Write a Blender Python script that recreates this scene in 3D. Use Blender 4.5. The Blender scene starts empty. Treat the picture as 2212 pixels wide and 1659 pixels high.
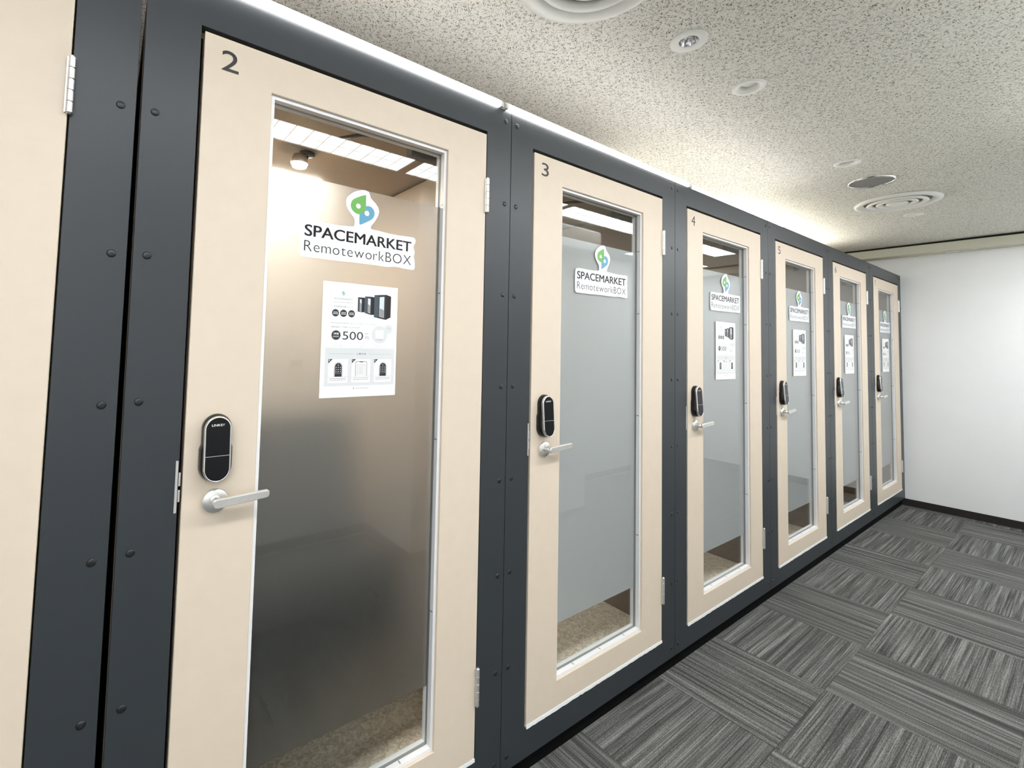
import bpy, bmesh, math, random
from mathutils import Vector, Matrix
C = bpy.context.scene.collection
PI = math.pi
rnd = random.Random(7)

# ------------------------------------------------------------------ camera
cam_d = bpy.data.cameras.new('camera'); cam = bpy.data.objects.new('camera', cam_d); C.objects.link(cam)
yaw, pitch, roll = 0.628275, 0.049662, 0.023701
fw = Vector((math.sin(yaw)*math.cos(pitch), math.cos(yaw)*math.cos(pitch), math.sin(pitch)))
rt = Vector((math.cos(yaw), -math.sin(yaw), 0)); upv = rt.cross(fw)
r2 = rt*math.cos(roll) + upv*math.sin(roll); u2 = -rt*math.sin(roll) + upv*math.cos(roll)
M = Matrix((r2, u2, -fw)).transposed().to_4x4(); M.translation = Vector((-0.02858, -1.11842, 1.36879))
cam.matrix_world = M
cam_d.sensor_fit = 'HORIZONTAL'; cam_d.sensor_width = 36
cam_d.lens = 1021.217/2212*36
cam_d.shift_x = 126.6/2212; cam_d.shift_y = -132.36/2212
cam_d.clip_start = 0.02
bpy.context.scene.camera = cam

# ------------------------------------------------------------------ world, exposure, light levels
sc = bpy.context.scene
sc.view_settings.view_transform = 'Standard'; sc.view_settings.look = 'None'
sc.view_settings.gamma = 1; sc.view_settings.use_curve_mapping = False
sc.view_settings.exposure = 0.86
W = bpy.data.worlds.new('world'); sc.world = W; W.use_nodes = True
W.node_tree.nodes['Background'].inputs[0].default_value = (1, 0.98, 0.95, 1)
W.node_tree.nodes['Background'].inputs[1].default_value = 0.15
CEILING_LAMP = 12.5      # emission of the recessed louvre lights of the corridor
BATTEN = 10.0           # emission of the light battens lying on the booth roofs
BULB = 85.0             # spot bulb inside booth 2
sc.cycles.max_bounces = 12; sc.cycles.transparent_max_bounces = 24
sc.cycles.caustics_reflective = False; sc.cycles.caustics_refractive = False
sc.cycles.sample_clamp_indirect = 6
sc.cycles.use_denoising = True

ZC = 2.40      # ceiling
PIT = 1.0006   # booth pitch
XW = 6.004     # far wall
YW = -2.05     # opposite wall

# ------------------------------------------------------------------ materials
def srgb(r, g, b):
    f = lambda c: ((c/255+0.055)/1.055)**2.4 if c/255 > 0.04045 else c/255/12.92
    return (f(r), f(g), f(b), 1)
def nt(name):
    m = bpy.data.materials.new(name); m.use_nodes = True
    return m, m.node_tree, m.node_tree.nodes['Principled BSDF']
def mat(name, col, rough=0.5, metal=0.0, noise=0.0, nscale=40, bump=0.0, bscale=200, spec=0.5, coat=0.0):
    m, t, p = nt(name); n = t.nodes; l = t.links
    p.inputs['Base Color'].default_value = col; p.inputs['Roughness'].default_value = rough
    p.inputs['Metallic'].default_value = metal; p.inputs['Specular IOR Level'].default_value = spec
    p.inputs['Coat Weight'].default_value = coat
    tc = n.new('ShaderNodeTexCoord')
    nz = n.new('ShaderNodeTexNoise'); nz.inputs['Scale'].default_value = nscale; nz.inputs['Detail'].default_value = 4
    l.new(tc.outputs['Object'], nz.inputs['Vector'])
    mx = n.new('ShaderNodeMixRGB'); mx.blend_type = 'MULTIPLY'; mx.inputs[0].default_value = 1
    mx.inputs[1].default_value = col
    rp = n.new('ShaderNodeMapRange'); rp.inputs[1].default_value = 0.3; rp.inputs[2].default_value = 0.7
    rp.inputs[3].default_value = 1-noise; rp.inputs[4].default_value = 1.0
    l.new(nz.outputs[0], rp.inputs[0]); l.new(rp.outputs[0], mx.inputs[2]); l.new(mx.outputs[0], p.inputs['Base Color'])
    if bump:
        b = n.new('ShaderNodeBump'); b.inputs['Strength'].default_value = bump; b.inputs['Distance'].default_value = 0.001
        n2 = n.new('ShaderNodeTexNoise'); n2.inputs['Scale'].default_value = bscale; n2.inputs['Detail'].default_value = 3
        l.new(tc.outputs['Object'], n2.inputs['Vector']); l.new(n2.outputs[0], b.inputs['Height']); l.new(b.outputs[0], p.inputs['Normal'])
    return m
def emit(name, col, s, groove=None):
    m = bpy.data.materials.new(name); m.use_nodes = True; t = m.node_tree; t.nodes.clear()
    e = t.nodes.new('ShaderNodeEmission'); e.inputs[0].default_value = col; e.inputs[1].default_value = s
    o = t.nodes.new('ShaderNodeOutputMaterial'); t.links.new(e.outputs[0], o.inputs[0]); return m

CREAM = mat('door_laminate', srgb(221, 206, 186), 0.5, noise=0.03, nscale=25, bump=0.05, bscale=600)
STEEL = mat('charcoal_powder_coat', srgb(49, 54, 58), 0.40, noise=0.06, nscale=300, bump=0.12, bscale=900)
BLACKGAP = mat('black_gap_shade', (0.004, 0.004, 0.004, 1), 0.8)  # near-black: shade of the door and cornice gaps put into the colour
PLINTH = mat('black_plinth', (0.003, 0.003, 0.003, 1), 0.9, spec=0.1)
SCREW = mat('black_screw', (0.012, 0.013, 0.014, 1), 0.35)
WHITEBEAD = mat('white_bead', srgb(240, 240, 240), 0.4, noise=0.02)
SEAL = mat('brush_seal_white', srgb(238, 240, 238), 0.8, noise=0.12, nscale=400, bump=0.4, bscale=500)
NICKEL = mat('satin_nickel', (0.86, 0.85, 0.82, 1), 0.34, .86, noise=0.05, nscale=200)
CHROME = mat('chrome', (0.75, 0.75, 0.76, 1), 0.12, 1.0)
BLACKPL = mat('gloss_black_plastic', (0.008, 0.007, 0.007, 1), 0.22, spec=.35)
BLACKGL = mat('lock_glass', (0.003, 0.003, 0.004, 1), 0.06, spec=.3)
BROWN = mat('brown_interior_board', srgb(144, 127, 109), 0.75, noise=0.12, nscale=120, bump=0.2, bscale=400)
PALEB = mat('pale_interior_board', srgb(214, 208, 198), 0.7, noise=.05)
BOOTH_FILL = emit('booth_fill_lamp', (1, .95, .90, 1), 22.0)  # fill lamps added inside the booths, none seen there
BOOTH_FILL2 = emit('booth_fill_lamp_bright', (1, .93, .85, 1), 62.0)
WHITE = mat('white_plastic', srgb(232, 232, 226), 0.4, noise=0.02)
GREYDISC = mat('grey_mesh', srgb(128, 128, 124), 0.6, noise=0.1, nscale=500)
WALL = mat('white_wall', srgb(243, 244, 244), 0.75, noise=0.03, nscale=3, bump=0.25, bscale=350)
CORNICE = mat('cornice_paint', srgb(206, 204, 188), 0.6, noise=0.03)
BASEB = mat('black_vinyl_baseboard', srgb(38, 32, 33), 0.45, noise=0.1)
UNDER = mat('concrete_underfloor', srgb(50, 50, 50), 0.9)
DARKFAB = mat('dark_chair_fabric', srgb(24, 27, 34), 0.85, noise=0.15, nscale=300)
DARKMET = mat('dark_closer', srgb(44, 42, 38), 0.5)
INK = mat('black_ink', srgb(28, 20, 24), 0.4)
STICKW = mat('sticker_white', srgb(240, 243, 247), 0.35, noise=0.02)
GREEN = mat('logo_green', srgb(104, 172, 78), 0.4)
BLUE = mat('logo_blue', srgb(92, 158, 190), 0.4)
PAPER = mat('poster_paper', srgb(244, 246, 245), 0.35, noise=0.01)
PGREY = mat('poster_grey', srgb(218, 220, 220), 0.4)
PMID = mat('poster_mid_grey', srgb(150, 150, 150), 0.4)
PDARK = mat('poster_dark', srgb(42, 44, 46), 0.4)
PLIGHT = mat('poster_light_blue', srgb(214, 224, 230), 0.4)
PTEAL = mat('poster_teal', srgb(90, 175, 165), 0.4)
LAMP = emit('lamp_diffuser', (.955, .98, 1, 1), CEILING_LAMP)
LOBBY_FILL = emit('lobby_fill_diffuser', (.955, .98, 1, 1), 8.5)  # for the added fill lamps of the unseen lobby
BATLIGHT = emit('batten_diffuser', (1, 0.985, 0.97, 1), BATTEN)
ROOF_FILL = emit('roof_fill_diffuser', (1, 0.99, 0.90, 1), 7.0)  # for the added roof battens that brighten the ceiling
BULBM = emit('bulb_glow', (1, 0.78, 0.5, 1), BULB)

def glass_mat():
    m = bpy.data.materials.new('clear_glass'); m.use_nodes = True; t = m.node_tree; t.nodes.clear(); n = t.nodes; l = t.links
    lw = n.new('ShaderNodeLayerWeight'); lw.inputs[0].default_value = 0.5
    pw = n.new('ShaderNodeMath'); pw.operation = 'POWER'; pw.inputs[1].default_value = 5; l.new(lw.outputs['Facing'], pw.inputs[0])
    ma = n.new('ShaderNodeMath'); ma.operation = 'MULTIPLY_ADD'; ma.inputs[1].default_value = 0.95; ma.inputs[2].default_value = 0.045
    l.new(pw.outputs[0], ma.inputs[0])
    tr = n.new('ShaderNodeBsdfTransparent'); tr.inputs[0].default_value = (0.97, 0.985, 0.975, 1)
    gl = n.new('ShaderNodeBsdfGlossy'); gl.inputs['Roughness'].default_value = 0.0
    mx = n.new('ShaderNodeMixShader'); o = n.new('ShaderNodeOutputMaterial')
    l.new(ma.outputs[0], mx.inputs[0]); l.new(tr.outputs[0], mx.inputs[1]); l.new(gl.outputs[0], mx.inputs[2]); l.new(mx.outputs[0], o.inputs[0])
    return m
GLASS = glass_mat()
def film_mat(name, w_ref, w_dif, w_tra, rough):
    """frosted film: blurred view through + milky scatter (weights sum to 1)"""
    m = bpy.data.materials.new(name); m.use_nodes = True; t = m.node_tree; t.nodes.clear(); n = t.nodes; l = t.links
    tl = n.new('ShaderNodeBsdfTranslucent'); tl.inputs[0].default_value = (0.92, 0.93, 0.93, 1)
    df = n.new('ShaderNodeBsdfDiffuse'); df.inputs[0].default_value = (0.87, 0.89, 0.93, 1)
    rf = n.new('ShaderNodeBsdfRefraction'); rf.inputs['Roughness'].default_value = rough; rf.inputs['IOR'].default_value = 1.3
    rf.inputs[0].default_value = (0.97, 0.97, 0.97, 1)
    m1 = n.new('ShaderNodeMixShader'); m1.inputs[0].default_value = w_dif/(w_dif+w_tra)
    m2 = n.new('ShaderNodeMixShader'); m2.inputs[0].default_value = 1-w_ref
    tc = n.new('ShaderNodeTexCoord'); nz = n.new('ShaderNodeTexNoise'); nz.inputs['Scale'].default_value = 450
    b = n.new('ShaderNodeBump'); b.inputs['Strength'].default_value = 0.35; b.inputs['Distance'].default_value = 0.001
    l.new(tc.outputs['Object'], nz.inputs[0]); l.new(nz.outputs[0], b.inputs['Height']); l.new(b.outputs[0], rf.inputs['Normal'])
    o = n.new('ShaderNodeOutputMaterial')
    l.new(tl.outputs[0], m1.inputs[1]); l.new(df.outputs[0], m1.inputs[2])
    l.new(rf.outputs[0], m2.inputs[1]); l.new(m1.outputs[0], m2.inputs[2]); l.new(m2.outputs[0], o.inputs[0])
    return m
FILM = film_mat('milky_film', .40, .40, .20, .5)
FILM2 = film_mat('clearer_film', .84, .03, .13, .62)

def ceiling_mat():
    m, t, p = nt('rockwool_ceiling'); n = t.nodes; l = t.links
    tc = n.new('ShaderNodeTexCoord')
    p.inputs['Roughness'].default_value = 0.9; p.inputs['Specular IOR Level'].default_value = 0.1
    wz = n.new('ShaderNodeTexNoise'); wz.inputs['Scale'].default_value = 45; wz.inputs['Detail'].default_value = 2
    l.new(tc.outputs['Object'], wz.inputs['Vector'])
    sub = n.new('ShaderNodeVectorMath'); sub.operation = 'SUBTRACT'; sub.inputs[1].default_value = (0.5, 0.5, 0.5)
    l.new(wz.outputs['Color'], sub.inputs[0])
    scl = n.new('ShaderNodeVectorMath'); scl.operation = 'SCALE'; scl.inputs['Scale'].default_value = 0.016
    l.new(sub.outputs[0], scl.inputs[0])
    add = n.new('ShaderNodeVectorMath'); add.operation = 'ADD'; l.new(tc.outputs['Object'], add.inputs[0]); l.new(scl.outputs[0], add.inputs[1])
    marks = None
    for ang, sx, sy, th, off in ((0.15, 38, 170, .17, 0), (1.1, 46, 200, .17, 3), (-0.7, 42, 190, .17, 7), (2.0, 50, 220, .17, 11), (0.5, 95, 260, .16, 5), (-1.3, 100, 280, .16, 9)):
        mp = n.new('ShaderNodeMapping'); mp.vector_type = 'POINT'
        mp.inputs['Rotation'].default_value = (0, 0, ang); mp.inputs['Location'].default_value = (off, off, 0)
        l.new(add.outputs[0], mp.inputs[0])
        m2 = n.new('ShaderNodeVectorMath'); m2.operation = 'MULTIPLY'; m2.inputs[1].default_value = (sx, sy, 1)
        l.new(mp.outputs[0], m2.inputs[0])
        v = n.new('ShaderNodeTexVoronoi'); v.voronoi_dimensions = '2D'; v.inputs['Scale'].default_value = 1.0; v.inputs['Randomness'].default_value = 1
        l.new(m2.outputs[0], v.inputs['Vector'])
        sp = n.new('ShaderNodeSeparateColor'); l.new(v.outputs['Color'], sp.inputs[0])
        # stroke where close to the cell centre, only in a share of the cells
        a = n.new('ShaderNodeMapRange'); a.inputs[1].default_value = th; a.inputs[2].default_value = th+0.08; a.inputs[3].default_value = 1; a.inputs[4].default_value = 0
        l.new(v.outputs['Distance'], a.inputs[0])
        g = n.new('ShaderNodeMapRange'); g.inputs[1].default_value = 0.60; g.inputs[2].default_value = 0.95; g.inputs[3].default_value = 0; g.inputs[4].default_value = 1
        l.new(sp.outputs[0], g.inputs[0])
        mu = n.new('ShaderNodeMath'); mu.operation = 'MULTIPLY'; l.new(a.outputs[0], mu.inputs[0]); l.new(g.outputs[0], mu.inputs[1])
        if marks is None: marks = mu
        else:
            mm = n.new('ShaderNodeMath'); mm.operation = 'MAXIMUM'; l.new(marks.outputs[0], mm.inputs[0]); l.new(mu.outputs[0], mm.inputs[1]); marks = mm
    mx = n.new('ShaderNodeMixRGB'); mx.inputs[1].default_value = srgb(228, 226, 217); mx.inputs[2].default_value = srgb(112, 110, 102)
    l.new(marks.outputs[0], mx.inputs[0]); l.new(mx.outputs[0], p.inputs['Base Color'])
    b = n.new('ShaderNodeBump'); b.invert = True; b.inputs['Strength'].default_value = 0.5; b.inputs['Distance'].default_value = 0.002
    l.new(marks.outputs[0], b.inputs['Height']); l.new(b.outputs[0], p.inputs['Normal'])
    return m
CEIL = ceiling_mat()

def carpet_mat():
    m, t, p = nt('striped_carpet'); n = t.nodes; l = t.links
    p.inputs['Roughness'].default_value = 0.95; p.inputs['Specular IOR Level'].default_value = 0.08
    tc = n.new('ShaderNodeTexCoord'); oi = n.new('ShaderNodeObjectInfo')
    mo = n.new('ShaderNodeVectorMath'); mo.operation = 'SCALE'; mo.inputs[0].default_value = (37, 91, 13); l.new(oi.outputs['Random'], mo.inputs['Scale'])
    add = n.new('ShaderNodeVectorMath'); add.operation = 'ADD'; l.new(tc.outputs['Object'], add.inputs[0]); l.new(mo.outputs[0], add.inputs[1])
    def nz(scale, mul, detail=3):
        v = n.new('ShaderNodeVectorMath'); v.operation = 'MULTIPLY'; v.inputs[1].default_value = mul; l.new(add.outputs[0], v.inputs[0])
        q = n.new('ShaderNodeTexNoise'); q.inputs['Scale'].default_value = scale; q.inputs['Detail'].default_value = detail
        l.new(v.outputs[0], q.inputs['Vector']); return q
    a = nz(1, (1.0, 55, 1), 2); b = nz(1, (3, 230, 1), 2); c = nz(1, (380, 700, 200), 2); e = nz(1, (900, 260, 200), 1)
    def mr(src, lo, hi, o0, o1):
        r = n.new('ShaderNodeMapRange'); r.inputs[1].default_value = lo; r.inputs[2].default_value = hi; r.inputs[3].default_value = o0; r.inputs[4].default_value = o1
        l.new(src.outputs[0], r.inputs[0]); return r
    def m_(op, x, y):
        q = n.new('ShaderNodeMath'); q.operation = op; l.new(x.outputs[0], q.inputs[0]); l.new(y.outputs[0], q.inputs[1]); return q
    s = m_('ADD', mr(a, .3, .7, .06, .36), mr(b, .32, .68, 0, .32))
    s = m_('ADD', s, mr(c, .35, .68, -0.10, .34)); s = m_('ADD', s, mr(e, .3, .7, -.06, .08))
    rp = n.new('ShaderNodeValToRGB'); cr = rp.color_ramp
    cr.elements[0].position = 0.05; cr.elements[0].color = srgb(42, 42, 41); cr.elements[1].position = 1.0; cr.elements[1].color = srgb(178, 178, 174)
    el = cr.elements.new(0.45); el.color = srgb(84, 84, 82)
    l.new(s.outputs[0], rp.inputs[0]); l.new(rp.outputs[0], p.inputs['Base Color'])
    bp = n.new('ShaderNodeBump'); bp.inputs['Strength'].default_value = 0.6; bp.inputs['Distance'].default_value = 0.002
    l.new(s.outputs[0], bp.inputs['Height']); l.new(bp.outputs[0], p.inputs['Normal'])
    return m
CARPET = carpet_mat()
def booth_carpet():
    m, t, p = nt('mottled_beige_carpet'); n = t.nodes; l = t.links
    p.inputs['Roughness'].default_value = 0.95
    tc = n.new('ShaderNodeTexCoord'); z = n.new('ShaderNodeTexNoise'); z.inputs['Scale'].default_value = 55; z.inputs['Detail'].default_value = 5
    z.inputs['Distortion'].default_value = 1.5
    l.new(tc.outputs['Object'], z.inputs['Vector']); r = n.new('ShaderNodeValToRGB'); cr = r.color_ramp
    cr.elements[0].position = .36; cr.elements[0].color = srgb(196, 182, 160); cr.elements[1].position = .66; cr.elements[1].color = srgb(240, 232, 214)
    l.new(z.outputs[0], r.inputs[0]); l.new(r.outputs[0], p.inputs['Base Color'])
    b = n.new('ShaderNodeBump'); b.inputs['Strength'].default_value = .35; b.inputs['Distance'].default_value = .003
    l.new(z.outputs[0], b.inputs['Height']); l.new(b.outputs[0], p.inputs['Normal']); return m
BCARPET = booth_carpet()

# ------------------------------------------------------------------ mesh helpers
class MB:
    def __init__(s): s.v = []; s.f = []; s.m = []; s.mats = []; s.sm = []
    def mi(s, m):
        if m not in s.mats: s.mats.append(m)
        return s.mats.index(m)
    def face(s, ids, m, smooth=False): s.f.append(tuple(ids)); s.m.append(s.mi(m)); s.sm.append(smooth)
    def add(s, pts): i = len(s.v); s.v += [tuple(p) for p in pts]; return i
    def box(s, x0, x1, y0, y1, z0, z1, m):
        i = s.add([(x0,y0,z0),(x1,y0,z0),(x1,y1,z0),(x0,y1,z0),(x0,y0,z1),(x1,y0,z1),(x1,y1,z1),(x0,y1,z1)])
        for q in ((0,3,2,1),(4,5,6,7),(0,1,5,4),(1,2,6,5),(2,3,7,6),(3,0,4,7)): s.face([i+k for k in q], m)
        return s
    def bbox(s, x0, x1, y0, y1, z0, z1, m, c=0.002):
        """box with chamfered edges, by sweeping rings along z"""
        def ring(z, d):
            a0, a1, b0, b1 = x0+d, x1-d, y0+d, y1-d
            return [(a0+c,b0,z),(a1-c,b0,z),(a1,b0+c,z),(a1,b1-c,z),(a1-c,b1,z),(a0+c,b1,z),(a0,b1-c,z),(a0,b0+c,z)]
        s.loft([ring(z0, c), ring(z0+c, 0), ring(z1-c, 0), ring(z1, c)], m); return s
    def loft(s, rings, m, cap0=True, cap1=True, closed=True, smooth=False):
        n = len(rings[0]); ids = [s.add(r) for r in rings]
        for a, b in zip(ids, ids[1:]):
            for k in range(n if closed else n-1):
                k2 = (k+1) % n; s.face((a+k, a+k2, b+k2, b+k), m, smooth)
        if cap0: s.face([ids[0]+k for k in reversed(range(n))], m)
        if cap1: s.face([ids[-1]+k for k in range(n)], m)
        return s
    def ring(s, o, i, y0, y1, m, c=0.0):
        """rectangular frame in the xz plane, o/i = (x0,x1,z0,z1), front at y0, back at y1, chamfer c on the front edges"""
        R = lambda q, d: [(q[0]+d, q[2]+d), (q[1]-d, q[2]+d), (q[1]-d, q[3]-d), (q[0]+d, q[3]-d)]
        P = [(R(o, 0), y1), (R(o, 0), y0+c), (R(o, c), y0), (R(i, -c), y0), (R(i, 0), y0+c), (R(i, 0), y1)]
        if c == 0: P = [P[0], P[2], P[3], P[5]]
        ids = [s.add([(a, y, b) for a, b in pts]) for pts, y in P]
        ids.append(ids[0])
        for a, b in zip(ids, ids[1:]):
            for k in range(4):
                k2 = (k+1) % 4; s.face((a+k, a+k2, b+k2, b+k), m)
        return s
    def lathe(s, prof, c, m, n=32, axis='z', smooth=True, cap0=False, cap1=False):
        """prof = [(r, h)], revolve about axis through c"""
        rings = []
        for r, h in prof:
            q = []
            for k in range(n):
                a = 2*PI*k/n; u, v = r*math.cos(a), r*math.sin(a)
                q.append((c[0]+u, c[1]+v, c[2]+h) if axis == 'z' else (c[0]+u, c[1]+h, c[2]+v) if axis == 'y' else (c[0]+h, c[1]+u, c[2]+v))
            rings.append(q)
        return s.loft(rings, m, cap0, cap1, smooth=smooth)
    def poly(s, pts, y, m):
        """flat outline (x,z) at depth y"""
        i = s.add([(a, y, b) for a, b in pts]); s.face(range(i, i+len(pts)), m); return s
    def disc(s, cx, cz, r, y, m, n=24, rz=None):
        return s.poly([(cx+r*math.cos(2*PI*k/n), cz+(rz or r)*math.sin(2*PI*k/n)) for k in range(n)], y, m)
    def tube(s, pts, r, m, n=8):
        rings = []
        pts = [Vector(p) for p in pts]
        for k, p in enumerate(pts):
            d = (pts[min(k+1, len(pts)-1)] - pts[max(k-1, 0)]).normalized()
            a = d.orthogonal().normalized() if k == 0 else (a - d*a.dot(d)).normalized()
            b = d.cross(a)
            rings.append([tuple(p + (a*math.cos(2*PI*j/n) + b*math.sin(2*PI*j/n))*r) for j in range(n)])
        return s.loft(rings, m, smooth=True)
    def mesh(s, name):
        me = bpy.data.meshes.new(name); me.from_pydata(s.v, [], s.f)
        for m in s.mats: me.materials.append(m)
        me.polygons.foreach_set('material_index', s.m); me.polygons.foreach_set('use_smooth', s.sm)
        bm = bmesh.new(); bm.from_mesh(me); bmesh.ops.recalc_face_normals(bm, faces=bm.faces[:]); bm.to_mesh(me); bm.free()
        me.update(); return me
    def build(s, name, parent=None, label=None, loc=None):
        return link(name, s.mesh(name), parent, label, loc)
def link(name, me, parent=None, label=None, loc=None):
    o = bpy.data.objects.new(name, me); C.objects.link(o)
    if parent: o.parent = parent
    if label: o['label'] = label
    if loc: o.location = loc
    return o
def thing(name, label, cat, loc=(0, 0, 0), group=None):
    o = bpy.data.objects.new(name, None); C.objects.link(o); o.location = loc; o.empty_display_size = 0.1
    return tag(o, label, cat, group)
def tag(o, label, cat, group=None):
    o['label'] = label; o['category'] = cat
    if group: o['group'] = group
    return o
def struct(o): o['kind'] = 'structure'; return o

_tc = {}
def text_polys(s, bold=0.0):
    """flat outline mesh of a text with the built-in font; returns verts (x,y) and faces"""
    k = (s, bold)
    if k in _tc: return _tc[k]
    cu = bpy.data.curves.new('t', 'FONT'); cu.body = s; cu.size = 1; cu.offset = bold; cu.resolution_u = 4; cu.fill_mode = 'BOTH'
    o = bpy.data.objects.new('t', cu); C.objects.link(o)
    dg = bpy.context.evaluated_depsgraph_get(); me = bpy.data.meshes.new_from_object(o.evaluated_get(dg))
    v = [(a.co.x, a.co.y) for a in me.vertices]; f = [tuple(p.vertices) for p in me.polygons]
    bpy.data.objects.remove(o); bpy.data.curves.remove(cu); bpy.data.meshes.remove(me)
    _tc[k] = (v, f); return v, f
def put_text(mb, s, x0, x1, z0, z1, y, m, bold=0.0, keep=False):
    """fit the text into the box x0..x1, z0..z1 (keep: keep aspect from height, start at x0)"""
    v, f = text_polys(s, bold)
    ax, bx = min(p[0] for p in v), max(p[0] for p in v); ay, by = min(p[1] for p in v), max(p[1] for p in v)
    sz = (z1-z0)/(by-ay); sx = sz if keep else (x1-x0)/(bx-ax)
    i = mb.add([(x0+(p[0]-ax)*sx, y, z0+(p[1]-ay)*sz) for p in v])
    for q in f: mb.face([i+k for k in q], m)

def smooth_closed(pts, n=3):
    out = []
    N = len(pts)
    for i in range(N):
        p0, p1, p2, p3 = pts[i-1], pts[i], pts[(i+1) % N], pts[(i+2) % N]
        for k in range(n):
            t = k/n
            out.append(tuple(0.5*((2*p1[d]) + (-p0[d]+p2[d])*t + (2*p0[d]-5*p1[d]+4*p2[d]-p3[d])*t*t + (-p0[d]+3*p1[d]-3*p2[d]+p3[d])*t**3) for d in (0, 1)))
    return out

def smooth_open(p, n=3):
    out = []
    for i in range(len(p)-1):
        p0, p1, p2, p3 = p[max(i-1, 0)], p[i], p[i+1], p[min(i+2, len(p)-1)]
        for k in range(n):
            t = k/n
            out.append(tuple(0.5*((2*p1[d]) + (-p0[d]+p2[d])*t + (2*p0[d]-5*p1[d]+4*p2[d]-p3[d])*t*t + (-p0[d]+3*p1[d]-3*p2[d]+p3[d])*t**3) for d in (0, 1)))
    return out+[p[-1]]

# ------------------------------------------------------------------ room shell
struct(MB().box(-4, XW+.1, -5.1, 1.6, -0.12, -0.012, UNDER).build('floor'))
floor = bpy.data.objects['floor']
cm = MB()
HOLES = [(1.478, .0300), (1.930, .0370), (3.128, .0370), (4.633, .0370)]
def rect(x0, x1, y0, y1): i = cm.add([(x0, y0, ZC), (x1, y0, ZC), (x1, y1, ZC), (x0, y1, ZC)]); cm.face((i+3, i+2, i+1, i), CEIL)
ya, yb = -.335-.06, -.335+.06
rect(-4, XW+.1, -5.1, ya); rect(-4, XW+.1, yb, 1.6)
xl = -4
for hx, hr in HOLES:
    rect(xl, hx-.06, ya, yb); xl = hx+.06
    n = 32; inner = [(hx+hr*math.cos(2*PI*k/n), -.335+hr*math.sin(2*PI*k/n), ZC) for k in range(n)]
    outer = []
    for k in range(n):
        c_, s_ = math.cos(2*PI*k/n), math.sin(2*PI*k/n); q_ = .06/max(abs(c_), abs(s_)); outer.append((hx+q_*c_, -.335+q_*s_, ZC))
    a = cm.add(inner); b = cm.add(outer)
    for k in range(n): cm.face((a+k, a+(k+1) % n, b+(k+1) % n, b+k), CEIL)
rect(xl, XW+.1, ya, yb)
cm.box(-4, XW+.1, -5.1, 1.6, ZC+.07, ZC+.1, UNDER)
struct(cm.build('ceiling'))
struct(MB().box(XW, XW+.1, -2.2, 1.6, -0.012, ZC, WALL).build('wall_right'))
struct(MB().box(.35, XW, YW-.1, YW, -0.012, ZC, WALL).build('wall_front'))
struct(MB().box(.35, .45, -5, YW-.1005, -0.012, ZC, WALL).build('wall_lobby'))       # unseen lobby added behind the camera to hold the fill lamps
struct(MB().box(-4, .35, -5.1, -5, -0.012, ZC, WALL).build('wall_far_lobby'))
struct(MB().box(-4.1, -4, -5.1, 1.6, -0.012, ZC, WALL).build('wall_left'))
struct(MB().box(-4, XW, 1.4, 1.5, -0.012, ZC, WALL).build('wall_back'))
struct(MB().box(1.56, 3.25, YW, -1.42, -0.012, ZC, WALL).build('trim_2'))          # boxed-out pier on the opposite wall
bb = MB().box(XW-.006, XW, YW, 0.03, 0, 0.062, BASEB); struct(bb.build('baseboard_right'))
bb = MB().box(.35, 1.554, YW, YW+.006, 0, 0.062, BASEB).box(3.256, XW-.006, YW, YW+.006, 0, .062, BASEB)
bb.box(1.554, 3.256, -1.42, -1.414, 0, .062, BASEB).box(1.554, 1.56, YW+.006, -1.42, 0, .062, BASEB).box(3.25, 3.256, YW+.006, -1.42, 0, .062, BASEB)
struct(bb.build('baseboard_front'))
cb = MB().bbox(XW-.157, XW, YW, 1.38, 2.303, 2.381, CORNICE, .004).box(XW-.13, XW, YW, 1.38, 2.381, ZC, BLACKGAP)  # black strip stands for the shade in the gap over the cornice
cb.box(XW-.06, XW-.045, YW, 1.38, 2.296, 2.303, CORNICE); cor = struct(cb.build('trim_1'))
lt = MB().bbox(XW-.13, XW-.112, -.40, -.32, 2.292, 2.303, NICKEL, .003)
tag(lt.build('ceiling_latch'), 'small metal latch under the cornice box above the far white wall', 'latch')

# carpet tiles
tm = MB()
h = .2498; tm.loft([[(-h,-h,-.012),(h,-h,-.012),(h,h,-.012),(-h,h,-.012)], [(-h,-h,-.0008),(h,-h,-.0008),(h,h,-.0008),(-h,h,-.0008)], [(-h+.0008,-h+.0008,0),(h-.0008,-h+.0008,0),(h-.0008,h-.0008,0),(-h+.0008,h-.0008,0)]], CARPET)
tmesh = tm.mesh('carpet_tile')
X0, Y0 = 0.41, 0.09
for i in range(-8, 12):
    for j in range(-1, 10):
        xa = X0+.5*i; yb = Y0-.5*j; xb = min(xa+.5, XW-.001)
        if xa > XW-.02 or (j > 3 and i > -1): continue
        rot = 0 if (i+j) % 2 == 0 else PI/2      # checkerboard of pile directions
        o = link('carpet_tile', tmesh, floor, loc=((xa+xb)/2, yb-.25, 0)); o.rotation_euler = (0, 0, rot)
        if xb-xa < .499:
            f = (xb-xa)/.5
            if rot == 0: o.scale = (f, 1, 1)
            else: o.scale = (1, f, 1)
# the strip of floor that runs under the booths
struct(MB().box(-3, XW, .34+.001+.25, 1.4, -.012, -.001, UNDER).build('floor_under_booths'))

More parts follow.
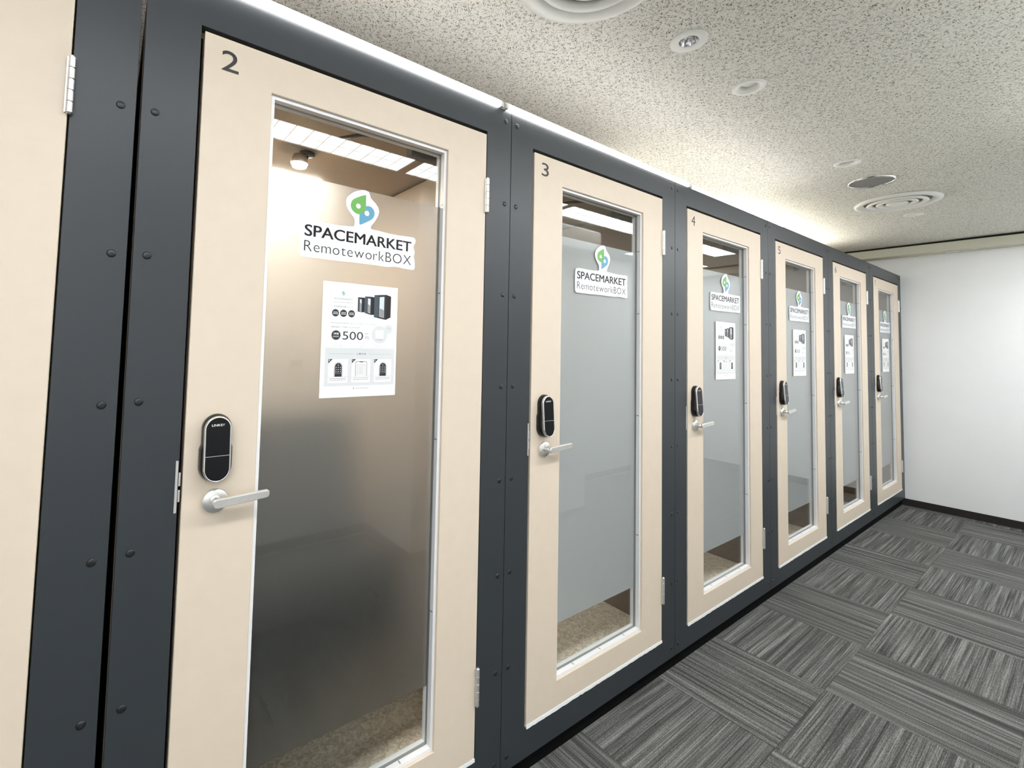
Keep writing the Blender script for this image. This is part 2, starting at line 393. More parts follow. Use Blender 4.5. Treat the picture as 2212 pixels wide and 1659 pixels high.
# ------------------------------------------------------------------ booths
DO = (.107, .896, .165, 2.033); DI = (.249, .751, .249, 1.944)
P = {}
P['front_panel'] = MB().ring((.001, PIT-.001, .064, 2.1343), (.100, .899, .157, 2.043), 0, .028, STEEL, .0008).mesh('front_panel')
P['plinth'] = MB().box(0, PIT, .021, 1.18, 0, .0635, PLINTH).mesh('plinth')
P['side_wall'] = MB().box(0, .046, .0285, 1.2, .064, 2.02, BROWN).mesh('side_wall')
P['roof'] = MB().box(.003, PIT-.003, .0285, 1.2, 2.03, 2.118, BROWN).mesh('roof')
P['back_wall'] = MB().box(.05, PIT-.05, 1.15, 1.2, .166, 2.029, PALEB).mesh('back_wall')
P['booth_floor'] = MB().box(.05, PIT-.05, .046, 1.149, .064, .163, BCARPET).mesh('booth_floor')
P['screw'] = MB().lathe([(.0078, 0), (.0078, -.0005), (.0058, -.0018), (.0022, -.0022)], (0, 0, 0), SCREW, 14, 'y', cap1=True).mesh('screw')
P['door_stop'] = MB().ring((.090, .909, .150, 2.050), (.135, .865, .19, 1.99), .0425, .060, BLACKGAP).mesh('door_stop')
sp = MB().bbox(.0935, .0985, -.0022, .006, 1.017, 1.122, NICKEL, .0006)
sp.box(.0985, .1035, .001, .004, 1.038, 1.062, NICKEL).box(.0985, .1035, .001, .004, 1.070, 1.097, NICKEL)
P['strike_plate'] = sp.mesh('strike_plate')
P['door'] = MB().ring(DO, DI, -.001, .040, CREAM, .0012).mesh('door')
wf = MB().ring((.249, .751, .249, 1.944), (.258, .742, .258, 1.935), .0065, .0228, WHITEBEAD, .0006)
P['window_frame'] = wf.mesh('window_frame')
P['inner_bead'] = MB().ring((.249, .751, .249, 1.944), (.259, .741, .259, 1.934), .0335, .046, WHITEBEAD, .0008).mesh('inner_bead')
P['gasket'] = MB().ring((.2492, .7508, .2492, 1.9438), (.2572, .7428, .2572, 1.9358), .0230, .0333, PMID).mesh('gasket')
P['glass_pane'] = MB().box(.2575, .7425, .0240, .0290, .2575, 1.9355, GLASS).mesh('glass_pane')
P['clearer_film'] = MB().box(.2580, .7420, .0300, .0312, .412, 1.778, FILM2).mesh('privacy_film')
P['privacy_film'] = MB().box(.2580, .7420, .0300, .0312, .412, 1.778, FILM).mesh('privacy_film')
# bottom brush seal with a ragged lower edge
bs = MB(); N = 60; up_, lo_ = [], []
for k in range(N+1):
    x = .107+.789*k/N; d = rnd.uniform(-.0012, .0012)
    up_.append([(x, -.003, .1640), (x, .008, .1640), (x, .008, .156), (x, -.004, .1545+d)])
bs.loft(up_, SEAL); P['brush_seal'] = bs.mesh('brush_seal')
# hinge: five knuckles on a pin with the leaf edge beside it
hg = MB(); L = .107
for k in range(5):
    a = -L/2+L*k/5+.0009; b = -L/2+L*(k+1)/5-.0009
    hg.lathe([(.0050, a), (.0055, a+.0003), (.0055, b-.0003), (.0050, b)], (0, -.0062, 0), NICKEL, 20, smooth=False, cap0=True, cap1=True)
hg.lathe([(.0035, -L/2-.002), (.0035, L/2+.002)], (0, -.0062, 0), NICKEL, 10, cap0=True, cap1=True)
hg.box(-.0075, -.001, -.0045, -.0012, -L/2+.001, L/2-.001, NICKEL)
P['hinge'] = hg.mesh('hinge')
# electronic lock
def stadium(cx, z0, z1, hw, n=22, shoulder=0.0, zs=None):
    pts = []
    hb = hw+shoulder
    for k in range(n+1):
        a = PI*k/n; pts.append((cx+hw*math.cos(a), z1-hw*1.05+hw*1.05*math.sin(a)))
    if shoulder: pts += [(cx-hw, zs+.006), (cx-hb, zs-.004)]
    for k in range(n+1):
        a = PI+PI*k/n; pts.append((cx+hb*math.cos(a), z0+hb*1.05+hb*1.05*math.sin(a)))
    if shoulder: pts += [(cx+hb, zs-.004), (cx+hw, zs+.006)]
    return pts
def lev(pts, y): return [(a, y, b) for a, b in pts]
cx = .1655
lb = MB()
lb.loft([lev(stadium(cx, 1.072, 1.2135, .0285, shoulder=.0035, zs=1.146), -.0005), lev(stadium(cx, 1.072, 1.2135, .0285, shoulder=.0035, zs=1.146), -.010),
         lev(stadium(cx, 1.0745, 1.211, .0265, shoulder=.0025, zs=1.146), -.018), lev(stadium(cx, 1.0755, 1.2105, .0258, shoulder=.0005, zs=1.146), -.0215)], BLACKPL, smooth=True)
P['lock_body'] = lb.mesh('lock_body')
lr = MB(); A = stadium(cx, 1.0752, 1.2105, .0262); B = stadium(cx, 1.0772, 1.2086, .0246); Cc = stadium(cx, 1.0790, 1.2070, .0228)
lr.loft([lev(A, -.0216), lev(A, -.0255), lev(B, -.0290), lev(Cc, -.0285), lev(Cc, -.0216)], CHROME, False, False, smooth=True)
P['lock_rim'] = lr.mesh('lock_rim')
ls = MB().loft([lev(Cc, -.0217), lev([(cx+(a-cx)*.995, 1.143+(b-1.143)*.995) for a, b in Cc], -.0282)], BLACKGL)
P['lock_screen'] = ls.mesh('lock_screen')
P['lock_divider'] = MB().bbox(cx-.0233, cx+.0233, -.0290, -.0283, 1.1285, 1.1298, CHROME, .0002).mesh('lock_divider')
lm = MB(); put_text(lm, 'LINKEY', .153, .178, 1.190, 1.1945, -.02832, WHITE, .01); P['lock_lettering'] = lm.mesh('lock_lettering')
for nm in ('lock_body', 'lock_rim', 'lock_screen', 'lock_divider', 'lock_lettering'):     # the face leans out towards its foot
    for v in P[nm].vertices:
        if v.co.y < -.012: v.co.y += (v.co.z-1.143)*.07
# lever handle
P['rose'] = MB().lathe([(.0247, -.001), (.0247, -.0085), (.0232, -.0105), (.0135, -.0105), (.0120, -.011)], (.1685, 0, 1.0315), NICKEL, 40, 'y', cap1=True).mesh('rose')
lv = MB().lathe([(.0105, -.0112), (.0095, -.020), (.0095, -.036)], (.1685, 0, 1.0330), NICKEL, 24, 'y', cap1=True)
def bar(y, g=0.0):
    pts = []
    for k in range(9):
        a = -PI/2+PI*k/8; pts.append((.2655-.0055*1+ (.0058-g)*math.cos(a), 1.0392+(.0082-g)*math.sin(a)))
    for k in range(9):
        a = PI/2+PI*k/8; pts.append((.1675+(.0088-g)*math.cos(a), 1.0335+(.0092-g)*math.sin(a)))
    return [(a+ (0.005 if a > .2 else 0), y, b) for a, b in pts]
lv.loft([bar(-.0315, .0012), bar(-.0325), bar(-.0405), bar(-.0420, .0015)], NICKEL)
P['lever'] = lv.mesh('lever')
P['door_closer'] = MB().bbox(.665, .855, .062, .098, 1.928, 1.972, DARKMET, .004).tube([(.70, .08, 1.972), (.70, .08, 1.985), (.55, .16, 1.990), (.50, .26, 1.994)], .006, DARKMET).mesh('door_closer')
# glazing clips: little dark pins in the beads
gc = MB()
for z in (.62, 1.10, 1.52, 1.78): gc.box(.7415, .7432, .0105, .0215, z, z+.0035, PMID)
for x in (.35, .50, .65): gc.box(x, x+.003, .0105, .0215, .2570, .2586, PMID)
P['glazing_clips'] = gc.mesh('glazing_clips')
NUM = {}
for d in '1234567':
    q = MB(); put_text(q, d, .141, .176 if d not in '17' else .168, 1.9605, 2.0065, -.0016, INK, .0 if d != '2' else .004); NUM[d] = q.mesh('door_number')

def sub(name, par, label=None, key=None): return link(name, P[key or name], par, label)
BOOTHS = []
where = {1: 'plain charcoal booth with cream door cut off at the left edge', 2: 'charcoal booth with cream door number 2, lamp glowing behind its glass',
         3: 'charcoal booth with cream door number 3 and a sticker but no poster', 4: 'charcoal booth with cream door 4, right after the posterless booth',
         5: 'third charcoal booth from the far white wall, cream door 5', 6: 'second charcoal booth from the far white wall, cream door 6', 7: 'last charcoal booth, cream door numbered 7, touching the white wall'}
for n in range(1, 8):
    x = (n-2)*PIT if n > 1 else -PIT-.013
    b = thing('work_booth', where[n], 'booth', (x, 0, 0), 'work booths in a row')
    for nm in ('front_panel', 'plinth', 'roof', 'back_wall', 'booth_floor', 'strike_plate', 'door_stop'): sub(nm, b)
    sub('side_wall', b); o = sub('side_wall', b); o.location.x = PIT-.0465
    for xs in (.0245, PIT-.0255):
        for z in (.106, .374, .664, .954, 1.245, 1.535, 1.828, 2.098):
            o = sub('screw', b); o.location = (xs, 0, z)
    MB().box(.36, .64, .75, .97, 2.0215, 2.0285, BOOTH_FILL2 if n == 2 else BOOTH_FILL).build('added_booth_lamp', b)  # unseen lamp added to brighten the booth interior
    d = sub('door', b)
    for nm in ('window_frame', 'inner_bead', 'gasket', 'glass_pane', 'privacy_film', 'brush_seal', 'lock_body', 'lock_rim', 'lock_screen', 'lock_divider', 'lock_lettering', 'rose', 'lever', 'door_closer'):
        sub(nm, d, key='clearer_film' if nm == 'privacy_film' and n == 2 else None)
    g = sub('glazing_clips', d); g['kind'] = 'stuff'
    for z in (1.8385, .3665):
        o = sub('hinge', d); o.location = (.8985, 0, z)
    link('door_number', NUM[str(n)], d, 'black number %d' % n)
    BOOTHS.append(b)
BOOTHS[0].rotation_euler = (0, math.radians(.2), 0)      # leans a little, the gap to booth 2 widens downwards

# ------------------------------------------------------------------ logo stickers (flat vinyl on the glass), outline in metres from the sticker's own anchor
OUT = [(-0.1515,0.1701),(-0.1281,0.1713),(-0.0917,0.1706),(-0.0793,0.1703),(-0.0604,0.1711),(-0.038,0.1728),(-0.0283,0.1744),(-0.0258,0.1801),(-0.0263,0.194),(-0.0325,0.2021),(-0.0444,0.2154),(-0.0504,0.2296),(-0.0488,0.2453),(-0.0379,0.2584),(-0.0186,0.2709),(-0.0003,0.2768),(0.0135,0.2724),(0.0191,0.2577),(0.0316,0.2491),(0.0426,0.2352),(0.0431,0.2192),(0.035,0.2018),(0.0234,0.1854),(0.0219,0.1788),(0.0273,0.175),(0.0499,0.1745),(0.0859,0.172),(0.1496,0.1734),(0.1594,0.1699),(0.1616,0.1601),(0.1548,0.149),(0.1565,0.1392),(0.1607,0.1297),(0.1556,0.119),(0.1594,0.1094),(0.1619,0.093),(0.1583,0.0832),(0.1488,0.0808),(0.1073,0.0830),(0.0925,0.0835),(0.0782,0.0800),(0.0427,0.0804),(-0.0248,0.0799),(-0.0758,0.0785),(-0.1185,0.0786),(-0.1537,0.0784),(-0.1624,0.0816),(-0.1656,0.0912),(-0.1666,0.1285),(-0.1654,0.1575),(-0.1615,0.1654)]
LEAF = [(0.0045,0.264),(-0.0081,0.2593),(-0.0293,0.2468),(-0.0361,0.2371),(-0.0373,0.226),(-0.0321,0.2162),(-0.0213,0.2098),(-0.0097,0.2095),(-0.0008,0.2149),(0.0052,0.2232),(0.0056,0.2344)]
LEAF2 = [(0.0056,0.2344),(0.0165,0.2359),(0.0263,0.2305),(0.0309,0.2202),(0.0285,0.2086),(0.0195,0.199),(-0.008,0.1822),(-0.0117,0.1832),(-0.0123,0.1996),(-0.0123,0.2087),(-0.0008,0.2149),(0.0052,0.2232)]
ST = {}
q = MB(); o_ = smooth_closed(OUT, 3)
q.loft([lev(o_, .00022), lev(o_, 0)], STICKW); ST['sticker_base'] = q.mesh('sticker_base')
q = MB(); q.poly(smooth_open(LEAF[1:10], 3)+[LEAF[10], LEAF[0]], -.0003, GREEN); ST['logo_leaf'] = q.mesh('logo_leaf')
q = MB(); q.poly(smooth_open(LEAF2[:7], 3)+LEAF2[7:], -.0004, BLUE); ST['logo_petal'] = q.mesh('logo_petal')
q = MB(); q.disc(-.0164, .2301, .0066, -.0006, STICKW); q.disc(.0087, .2154, .0070, -.0006, STICKW); ST['logo_hole'] = q.mesh('logo_hole')
q = MB()
for dx, dz in ((0, 0), (.0009, 0), (0, .0006), (.0009, .0006), (-.0006, .0003)): put_text(q, 'SPACEMARKET', -.1545+dx, .1470+dx, .1308+dz, .1590+dz, -.0003-dx*.01, INK, 0)
wd = 'RemoteworkBOX'; cx0 = -.1548; tot = .303
# letter-spaced second line
adv = []
for ch in wd:
    v, f = text_polys(ch, -.012); adv.append(max(p[0] for p in v)-min(p[0] for p in v))
hR = max(p[1] for p in text_polys('R', -.012)[0]); scale = .0262/hR
gap = (tot-sum(adv)*scale)/(len(wd)-1)
for ch, a in zip(wd, adv):
    v, f = text_polys(ch, -.012); ax = min(p[0] for p in v)
    i = q.add([(cx0+(p[0]-ax)*scale, -.0003, .0935+p[1]*scale) for p in v])
    for fc in f: q.face([i+k for k in fc], INK)
    cx0 += a*scale+gap
ST['sticker_lettering'] = q.mesh('sticker_lettering')
GLASSY = .0237
for n, u in zip(range(2, 8), (.5, .517, .538, .542, .546, .556)):
    s = thing('logo_sticker', '%s logo sticker with green and blue leaf, on door %d' % (('large white', 'white', 'small white', 'slim white', 'narrow white', 'faded white')[n-2], n), 'sticker', ((n-2)*PIT+u, GLASSY, 1.5), 'logo stickers on the door glass')
    for nm in ('sticker_base', 'sticker_lettering'): link(nm, ST[nm], s)
    link('logo_leaf', ST['logo_leaf'], s, 'green leaf shape'); link('logo_petal', ST['logo_petal'], s, 'blue leaf shape'); link('logo_hole', ST['logo_hole'], s)

# ------------------------------------------------------------------ posters (A4), local frame 0..PW x 0..PH
PW, PH = .2125, .2925
U = lambda a: a*PW
V = lambda b: b*PH
def R(mb, a0, a1, b0, b1, y, m): mb.poly([(U(a0), V(b0)), (U(a1), V(b0)), (U(a1), V(b1)), (U(a0), V(b1))], y, m)
def Q(mb, pts, y, m): mb.poly([(U(a), V(b)) for a, b in pts], y, m)
def T(mb, s, a0, a1, b0, b1, y, m, bold=0.0): put_text(mb, s, U(a0), U(a1), V(b0), V(b1), y, m, bold)
PO = {}
q = MB().box(0, PW, 0, .0004, 0, PH, PAPER); PO['paper'] = q.mesh('paper')
q = MB()   # grey instruction panel, circles, skyline
R(q, .052, .976, .098, .428, -.00008, PGREY)
q.disc(U(.755), V(.556), U(.112), -.00008, PGREY, 32); q.disc(U(.878), V(.609), U(.058), -.00012, PGREY, 24)
for a0, a1, hh in ((.06,.085,.006),(.095,.13,.010),(.14,.17,.012),(.18,.215,.035),(.225,.25,.028),(.25,.29,.022),(.33,.36,.015),(.375,.395,.012),(.42,.45,.014),(.46,.50,.020),(.50,.53,.028),(.53,.555,.044),(.58,.60,.008),(.62,.66,.012),(.69,.715,.035),(.715,.75,.030),(.75,.79,.018),(.82,.85,.014),(.87,.90,.010),(.93,.965,.016)):
    for e0, e1, f0, f1 in ((a0, a1, hh-.003, hh), (a0, a0+.005, 0, hh), (a1-.005, a1, 0, hh)): R(q, e0, e1, .431+f0, .431+f1, -.00008, PGREY)
PO['grey_print'] = q.mesh('grey_print')
q = MB()   # instruction cards with pictures
for a0, a1, kk in ((.097, .343, 0), (.394, .639, 1), (.692, .933, 2)):
    R(q, a0, a1, .126, .331, -.00016, PAPER); R(q, a0, a1, .178, .1795, -.00024, PMID)
    Q(q, [(a0, .331), (a0, .294), (a0+.052, .331)], -.00024, INK)
    for rr in (.148, .162):
        for k in range(9):
            R(q, a0+.025+k*.0225, a0+.041+k*.0225, rr, rr+.0055, -.00024, PMID)
    c_ = (a0+a1)/2+.003
    if kk == 1:
        Q(q, [(c_-.078, .1795), (c_-.078, .298), (c_-.065, .312), (c_+.065, .312), (c_+.078, .298), (c_+.078, .1795)], -.00024, INK)
        Q(q, [(c_-.073, .1798), (c_-.073, .297), (c_-.062, .308), (c_+.062, .308), (c_+.073, .297), (c_+.073, .1798)], -.00032, PAPER)
        R(q, c_-.025, c_+.025, .304, .312, -.0004, INK)
        R(q, c_-.06, c_+.06, .188, .285, -.0004, PGREY); R(q, c_-.045, c_+.045, .192, .274, -.00048, PAPER)
        for k in range(6): R(q, c_-.038, c_+.03, .200+k*.012, .203+k*.012, -.00056, PMID)
    else:
        st = [(c_+.056*math.cos(PI*k/12), .262+.043*math.sin(PI*k/12)) for k in range(13)]+[(c_-.056, .1798), (c_+.056, .1798)]
        Q(q, st, -.00024, PMID); Q(q, [(c_+(a-c_)*.93, .1798+(b-.1798)*.975) for a, b in st], -.00032, PAPER)
        st = [(c_+.045*math.cos(PI*k/12), .262+.036*math.sin(PI*k/12)) for k in range(13)]+[(c_-.045, .1798), (c_+.045, .1798)]
        Q(q, st, -.0004, PDARK)
        for iy in range(4):
            for ix in range(3):
                if iy < 3 or ix == 1: q.disc(U(c_-.028+.028*ix), V(.222+.019*iy), U(.006), -.00048, PGREY, 8)
        R(q, c_-.045, c_+.045, .206, .2085, -.00048, PMID)
    q_ = '123'[kk]; put_text(q, q_, U(a0+.008), U(a0+.018), V(.315), V(.328), -.00032, PAPER, .02)
PO['instruction_cards'] = q.mesh('instruction_cards')
q = MB()   # picture of three dark booths
def boothpic(l, mid, r, zt, zb, ztm, zbm, ztr, zbr):
    Q(q, [(l, zb), (mid, zbm), (mid, ztm), (l, zt)], -.0001, PDARK)
    Q(q, [(mid, zbm), (r, zbr), (r, ztr), (mid, ztm)], -.0001, INK)
    wv = mid-l
    Q(q, [(l+wv*.44, zb+.008), (l+wv*.84, zb-.001), (l+wv*.84, ztm-.02), (l+wv*.44, zt-.014)], -.00018, PLIGHT)
    Q(q, [(l+wv*.46, zb+.010), (l+wv*.82, zb+.002), (l+wv*.82, zb+.07), (l+wv*.46, zb+.085)], -.00026, PMID)
    Q(q, [(l+wv*.02, zb+.004), (l+wv*.36, zb-.002), (l+wv*.36, zt-.008), (l+wv*.02, zt-.004)], -.00018, mat('booth_picture_slate', srgb(70, 82, 92), .4) if 'booth_picture_slate' not in bpy.data.materials else bpy.data.materials['booth_picture_slate'])
boothpic(.446, .505, .540, .883, .755, .883, .750, .883, .752)
boothpic(.541, .630, .668, .895, .745, .897, .731, .894, .734)
boothpic(.667, .834, .903, .914, .713, .927, .694, .914, .719)
PO['booth_picture'] = q.mesh('booth_picture')
q = MB()   # lettering
T(q, 'SPACEMARKET', .137, .377, .848, .863, -.0001, PMID, .0); T(q, 'RemoteworkBOX', .137, .377, .821, .834, -.0001, PMID, -.01)
R(q, .139, .384, .806, .8072, -.0001, PGREY); T(q, '完全個室型作業スペース', .138, .385, .781, .795, -.0001, PMID, .01)
T(q, 'RemoteworkBOX はスペースマーケットから', .120, .708, .638, .652, -.0001, PMID); T(q, '最安値でご予約いただけます', .122, .487, .603, .616, -.0001, PMID, .01)
for c_ in (.164, .265, .368):
    q.disc(U(c_), V(.731), U(.044), -.0001, PDARK, 28)
    for k in range(4): R(q, c_-.026+k*.0145, c_-.016+k*.0145, .733, .741, -.00018, PGREY); R(q, c_-.030+k*.0165, c_-.018+k*.0165, .720, .728, -.00018, PGREY)
q.disc(U(.180), V(.538), U(.057), -.0001, PDARK, 32); T(q, '1時間', .150, .212, .541, .560, -.00018, PAPER, .02); R(q, .142, .218, .520, .532, -.00018, PMID)
T(q, '500', .262, .530, .501, .573, -.0001, PDARK, .0); T(q, '円', .560, .606, .503, .536, -.0001, PMID, .0); T(q, '税込', .558, .604, .553, .567, -.0001, PMID, .01)
R(q, .70, .81, .520, .596, -.00016, PAPER)
T(q, '初回登録', .708, .800, .503, .512, -.00018, PMID); T(q, 'ご利用は', .842, .914, .614, .623, -.00018, PMID); T(q, 'こちら', .852, .905, .598, .606, -.00018, PMID)
T(q, '入室方法', .447, .577, .370, .387, -.00018, INK, .005); R(q, .10, .42, .377, .3785, -.00018, PMID); R(q, .62, .92, .377, .3785, -.00018, PMID)
T(q, 'SPACEMARKET', .452, .632, .069, .080, -.0001, PMID, 0)
PO['poster_lettering'] = q.mesh('poster_lettering')
def minilogo(cxu, cvv, s, m, m2):
    q = MB()
    for pts, mm in ((LEAF, m), (LEAF2, m2)):
        q.poly([(U(cxu)+(a+.003)*s, V(cvv)+(b-.222)*s) for a, b in pts], -.0001 if mm is m else -.00014, mm)
    for a, b in ((-.0164, .2301), (.0087, .2154)): q.disc(U(cxu)+(a+.003)*s, V(cvv)+(b-.222)*s, .0095*s, -.0002, PAPER, 12)
    return q
PO['poster_logo'] = minilogo(.257, .905, .14, PTEAL, PTEAL).mesh('poster_logo')
PO['footer_logo'] = minilogo(.425, .075, .07, PMID, PMID).mesh('footer_logo')
PLAB = {2: 'largest white 500 yen price poster, below the big logo sticker of door 2', 4: 'white price poster on the first door after the posterless one', 5: 'white price poster on the third door from the far wall',
        6: 'white price poster on the second door from the far wall', 7: 'slimmest white price poster, on the last door beside the far wall'}
for n, u in ((2, .3967), (4, .4265), (5, .429), (6, .4315), (7, .449)):
    s = thing('price_poster', PLAB[n], 'poster', ((n-2)*PIT+u, GLASSY-.0002, 1.2325), 'price posters on the door glass')
    for nm, me in PO.items():
        o = link(nm, me, s)
        if nm in ('poster_lettering', 'grey_print'): o['kind'] = 'stuff'

# ------------------------------------------------------------------ light battens on top of the booths
def batten(x0, x1, ya, yb, label, end=0.0, zt=2.1512):
    t = thing('light_batten', label, 'light', ((x0+x1)/2, (ya+yb)/2, 2.135), 'light battens on the booth tops')
    L = x1-x0; ang = math.atan2(yb-ya, L); t.rotation_euler = (0, 0, ang)
    h = zt-2.135
    MB().bbox(-L/2+.012, L/2-.012, -.001, .026, .0012, h, BATLIGHT, .002).build('diffuser', t)
    MB().bbox(-L/2, L/2, .003, .009, h+.0002, h+.0062, WHITE, .0008).bbox(-L/2, -L/2+.0115, -.002, .028, .0006, h, WHITE, .001).bbox(L/2-.0115, L/2, -.002, .028, .0006, h, WHITE, .001).build('housing', t)
    return t
batten(-.62, .955, -.012, -.010, 'glowing white light batten on the roof edge above door number 2')
batten(.965, 2.13, -.010, -.003, 'glowing light batten on the roof edge above door number 3')
batten(2.14, 3.30, .000, .020, 'light batten on the roof edge above door number 4')
# unseen second row, added further back on the roofs to brighten the ceiling
for xa, xb, lab in ((2.0, 3.24, 'unseen roof batten added behind the rim above doors 4 and 5'), (3.28, 5.30, 'unseen roof batten added behind the rim above doors 5 to 7, brightest on the ceiling')):
    t = thing('light_batten', lab, 'light', ((xa+xb)/2, .42, 2.1182), 'light battens on the booth tops'); L = (xb-xa)/2
    wv = .05 if xa > 3 else .016; MB().bbox(-L+.01, L-.01, -wv, wv, .014, (.052 if xa > 3 else .040), ROOF_FILL, .002).build('diffuser', t); MB().bbox(-L, L, -wv-.004, wv+.004, .0002, .0138, WHITE, .002).build('housing', t)

# ------------------------------------------------------------------ recessed louvre lights of the corridor ceiling
for k, (xa, xb, yl) in enumerate(((-1.22, .03, -1.155), (.06, 1.31, -1.155), (1.345, 2.585, -1.155), (2.62, 3.90, -1.155), (3.935, 5.20, -1.155), (4.35, 5.75, -1.70))):  # the last one is unseen, added to brighten the far end
    pl = ('left of door 2', 'mirrored across the top of the nearest window', 'mirrored as a short stub right of the nearest lamp image', 'mirrored in the posterless door', 'mirrored with its pointed end in the door numbered 4', 'added unseen by the opposite wall to brighten the far end')[k]
    t = thing('louvre_light', 'long white louvred ceiling light %s' % pl, 'light', ((xa+xb)/2, yl, ZC-.0005), 'louvred lights over the corridor')
    L = (xb-xa)/2; w = .115
    fr = MB()
    fr.box(-L, L, -w, -w+.008, -.006, 0, WHITE).box(-L, L, w-.008, w, -.006, 0, WHITE).box(-L, -L+.010, -w+.008, w-.008, -.006, 0, WHITE).box(L-.010, L, -w+.008, w-.008, -.006, 0, WHITE)
    fr.build('frame', t)
    MB().box(-L+.010, L-.010, -w+.008, w-.008, -.0012, -.0004, LAMP).build('diffuser', t)
    lo = MB().box(-L+.010, L-.010, -.003, .003, -.0028, -.0014, WHITE)
    nn = 15
    for i in range(1, nn): x = -L+2*L*i/nn; lo.box(x-.0014, x+.0014, -w+.008, -.0031, -.0028, -.0014, WHITE).box(x-.0014, x+.0014, .0031, w-.008, -.0028, -.0014, WHITE)
    lo.build('louvre', t)['kind'] = 'stuff'

for xa, yc in ((-3.2, -2.7), (-1.5, -2.7), (-3.2, -4.1), (-1.5, -4.1)):  # unseen lamps added to lift the lower part of the booth fronts
    t = thing('lobby_fill_light', 'unseen lobby ceiling light added behind the camera as fill', 'light', (xa+.5, yc, ZC-.0005), 'added fill lights in the lobby')
    MB().box(-.6, .6, -.3, .3, -.004, 0, WHITE).build('frame', t); MB().box(-.57, .57, -.27, .27, -.006, -.0042, LOBBY_FILL).build('diffuser', t)

# ------------------------------------------------------------------ ceiling fittings, all on one line
YF = -.335
def ceil(name, label, cat, x, group=None): return thing(name, label, cat, (x, YF, ZC-.0003), group)
def diffuser(x, label, r=.216):
    t = ceil('air_diffuser', label, 'vent', x, 'round air diffusers')
    MB().lathe([(r-.004, 0), (r, -.004), (r-.003, -.014), (r-.020, -.020), (r-.040, -.014), (r-.050, -.002)], (0, 0, 0), WHITE, 64).build('outer_ring', t)
    for a in (.152, .103):
        MB().lathe([(a-.004, -.005), (a+.003, -.015), (a-.006, -.023), (a-.020, -.020), (a-.032, -.006), (a-.029, -.005), (a-.018, -.017), (a-.007, -.018), (a-.001, -.013), (a-.007, -.004)], (0, 0, 0), WHITE, 56).build('cone_ring', t)
    MB().lathe([(.052, -.008), (.056, -.016), (.048, -.023), (.015, -.026), (0.0005, -.026)], (0, 0, 0), WHITE, 40, cap0=True).build('centre_cone', t)
    MB().lathe([(r-.049, -.0018), (.06, -.0012), (.0005, -.0012)], (0, 0, 0), GREYDISC, 40).build('back_plate', t)
    return t
diffuser(.976, 'large round white air diffuser cut off by the top edge of the photo', .211)
diffuser(4.159, 'large round white air diffuser with concentric rings beside the grey disc', .219)
t = ceil('downlight', 'round white downlight with faceted chrome reflector in the ceiling', 'light', 1.478)
MB().lathe([(.0300, -.003), (.052, -.0065), (.0575, -.004), (.0578, 0)], (0, 0, 0), WHITE, 56).build('trim_ring', t)
rf = MB(); n = 24
rings = []
for r, z in ((.0302, -.0032), (.0285, .004), (.022, .018), (.012, .028)):
    rings.append([(r*(1 if k % 2 else .93)*math.cos(2*PI*k/n), r*(1 if k % 2 else .93)*math.sin(2*PI*k/n), z) for k in range(n)])
MB().loft(rings, CHROME, False, True).build('reflector', t)
MB().lathe([(.0005, .010), (.006, .012), (.009, .019), (.0085, .0265)], (0, 0, 0), mat('clear_lamp_glass', (.9, .9, .92, 1), .05, spec=1.0), 20).build('lamp', t)
t['label'] = 'round white downlight with faceted chrome reflector in the ceiling'
DL = None
for x, lab in ((1.930, 'round white recessed ceiling fitting next to the chrome reflector downlight'), (3.128, 'round white recessed ceiling fitting before the grey disc'), (4.633, 'small round white ceiling fitting just beyond the far air diffuser')):
    t = ceil('recessed_fitting', lab, 'ceiling fitting', x, 'recessed round ceiling fittings')
    MB().lathe([(.0365, .022), (.0370, -.001), (.040, -.0045), (.053, -.0055), (.0575, -.0035), (.0578, 0)], (0, 0, 0), WHITE, 56).build('trim_ring', t)
    MB().lathe([(.0364, .022), (.020, .0225), (.0195, .012), (.016, .0095), (.0005, .009)], (0, 0, 0), WHITE, 48).build('inner_lens', t)
t = ceil('speaker_grille', 'flat grey disc with shiny metal rim in the ceiling', 'speaker', 3.573)
MB().lathe([(.0985, -.004), (.1000, -.0085), (.1085, -.0065), (.1106, 0)], (0, 0, 0), CHROME, 64).build('rim', t)
MB().lathe([(.0983, -.0040), (.0005, -.0040)], (0, 0, 0), GREYDISC, 64).build('mesh_disc', t)

# ------------------------------------------------------------------ inside booth 2: spot bulb, dark chair
t = thing('spot_lamp', 'small lit spot bulb on a bracket under the ceiling inside booth 2', 'lamp', (.50, .50, 2.0292))
MB().lathe([(.0005, 0), (.026, 0), (.026, -.008), (.010, -.011), (.0005, -.011)], (0, 0, 0), DARKMET, 28).build('base', t)
MB().tube([(0, 0, -.0112), (0, 0, -.016), (-.012, -.006, -.020)], .005, DARKMET).build('bracket', t)
MB().lathe([(.0005, 0), (.020, -.004), (.026, -.016), (.029, -.034), (.0275, -.0345), (.0245, -.018), (.018, -.010), (.0005, -.008)], (-.030, -.012, -.014), NICKEL, 28).build('shade', t)
MB().lathe([(.0005, -.0085), (.016, -.014), (.0235, -.024), (.0265, -.036), (.022, -.046), (.010, -.050), (.0005, -.0505)], (-.030, -.012, -.014), BULBM, 24).build('bulb', t)
t = thing('office_chair', 'dark high-back chair blurred behind the frosted glass of booth 2', 'chair', (.38, .60, .1632))
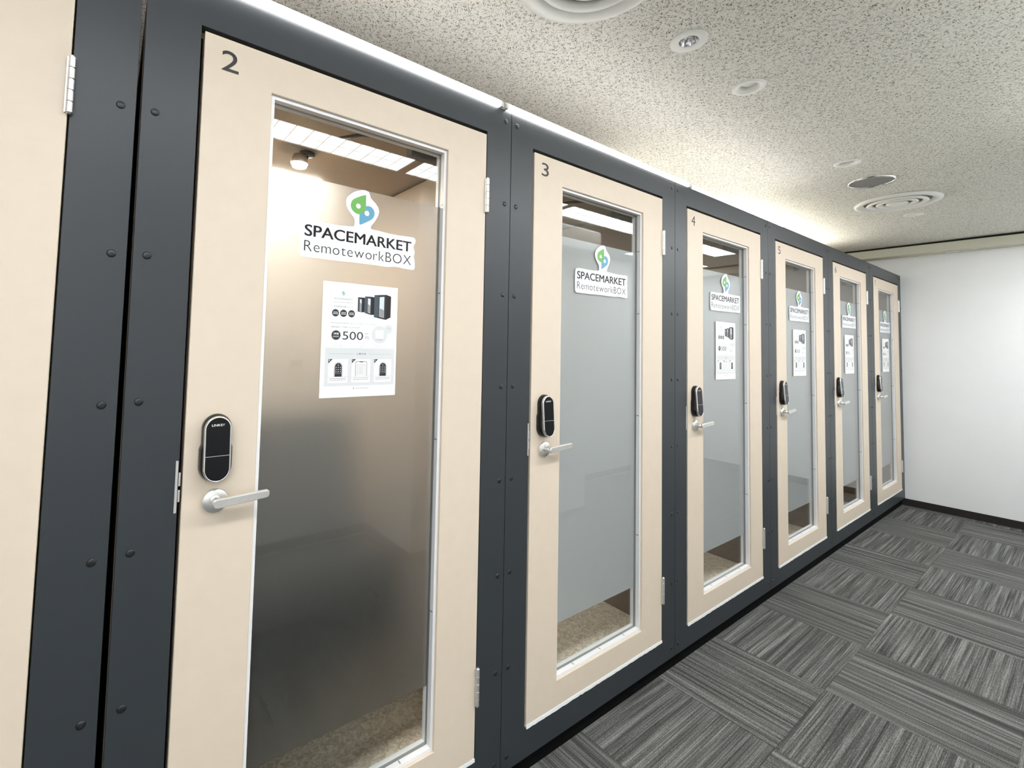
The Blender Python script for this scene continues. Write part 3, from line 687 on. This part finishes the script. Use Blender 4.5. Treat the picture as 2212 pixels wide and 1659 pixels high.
def cushion(mb, x0, x1, y0, y1, z0, z1, m, c=.03, tz=0.0):
    rings = []
    for z, d in ((z0, c*.7), (z0+c*.4, c*.15), (z0+c, 0), (z1-c, 0+tz*.6), (z1-c*.4, c*.15+tz), (z1, c*.7+tz)):
        q = []
        for (cx_, cy_, a0) in ((x1-d-c, y1-d-c*.6, 0), (x0+d+c, y1-d-c*.6, PI/2), (x0+d+c, y0+d+c*.6, PI), (x1-d-c, y0+d+c*.6, 1.5*PI)):
            for k in range(5):
                a = a0+PI/2*k/4; q.append((cx_+c*math.cos(a), cy_+c*.6*math.sin(a), z))
        rings.append(q)
    return mb.loft(rings, m, smooth=True)
cushion(MB(), -.31, .46, -.25, .20, .20, .52, DARKFAB).build('seat', t)
cushion(MB(), -.31, .25, -.345, -.255, .40, 1.0, DARKFAB, .035, .03).build('backrest', t)
MB().lathe([(.025, .06), (.025, .19), (.09, .199)], (0, 0, 0), DARKMET, 20, cap1=True).build('column', t)
for k in range(5):
    a = 2*PI*k/5+.3
    l_ = MB().tube([(.0, .0, .085), (.25*math.cos(a), .25*math.sin(a), .062)], .016, DARKMET); l_.build('leg', t)
    MB().lathe([(.012, -.018), (.026, -.016), (.026, .016), (.012, .018)], (.26*math.cos(a), .26*math.sin(a), .0265), DARKMET, 20, 'y', cap0=True, cap1=True).build('caster', t)

# ------------------------------------------------------------------ things on the opposite wall, seen mirrored in the door glass
t = thing('intercom_phone', 'pale wall intercom handset mirrored faintly in the glass of door number 2', 'intercom', (.95, YW+.0005, 1.387))
MB().bbox(-.035, .035, 0, .02, -.064, .064, WHITE, .004).build('base', t)
MB().bbox(-.030, -.002, .0205, .045, -.06, .06, WHITE, .006).build('handset', t)
t = thing('control_panel', 'pale wall control panel with grey screen mirrored below the intercom handset', 'panel', (1.0, YW+.0005, 1.20))
MB().bbox(-.058, .058, 0, .02, -.06, .06, WHITE, .004).build('casing', t)
MB().bbox(-.04, .04, .0202, .0215, .005, .05, GREYDISC, .0006).build('screen', t)
t = thing('air_conditioner', 'white wall air conditioner mirrored faintly in the glass of door number 3', 'air conditioner', (2.95, -1.4195, 2.14))
MB().bbox(-.28, .28, 0, .17, 0, .20, WHITE, .015).build('casing', t)
MB().bbox(-.25, .25, .165, .172, .012, .030, GREYDISC, .001).build('louvre_flap', t)
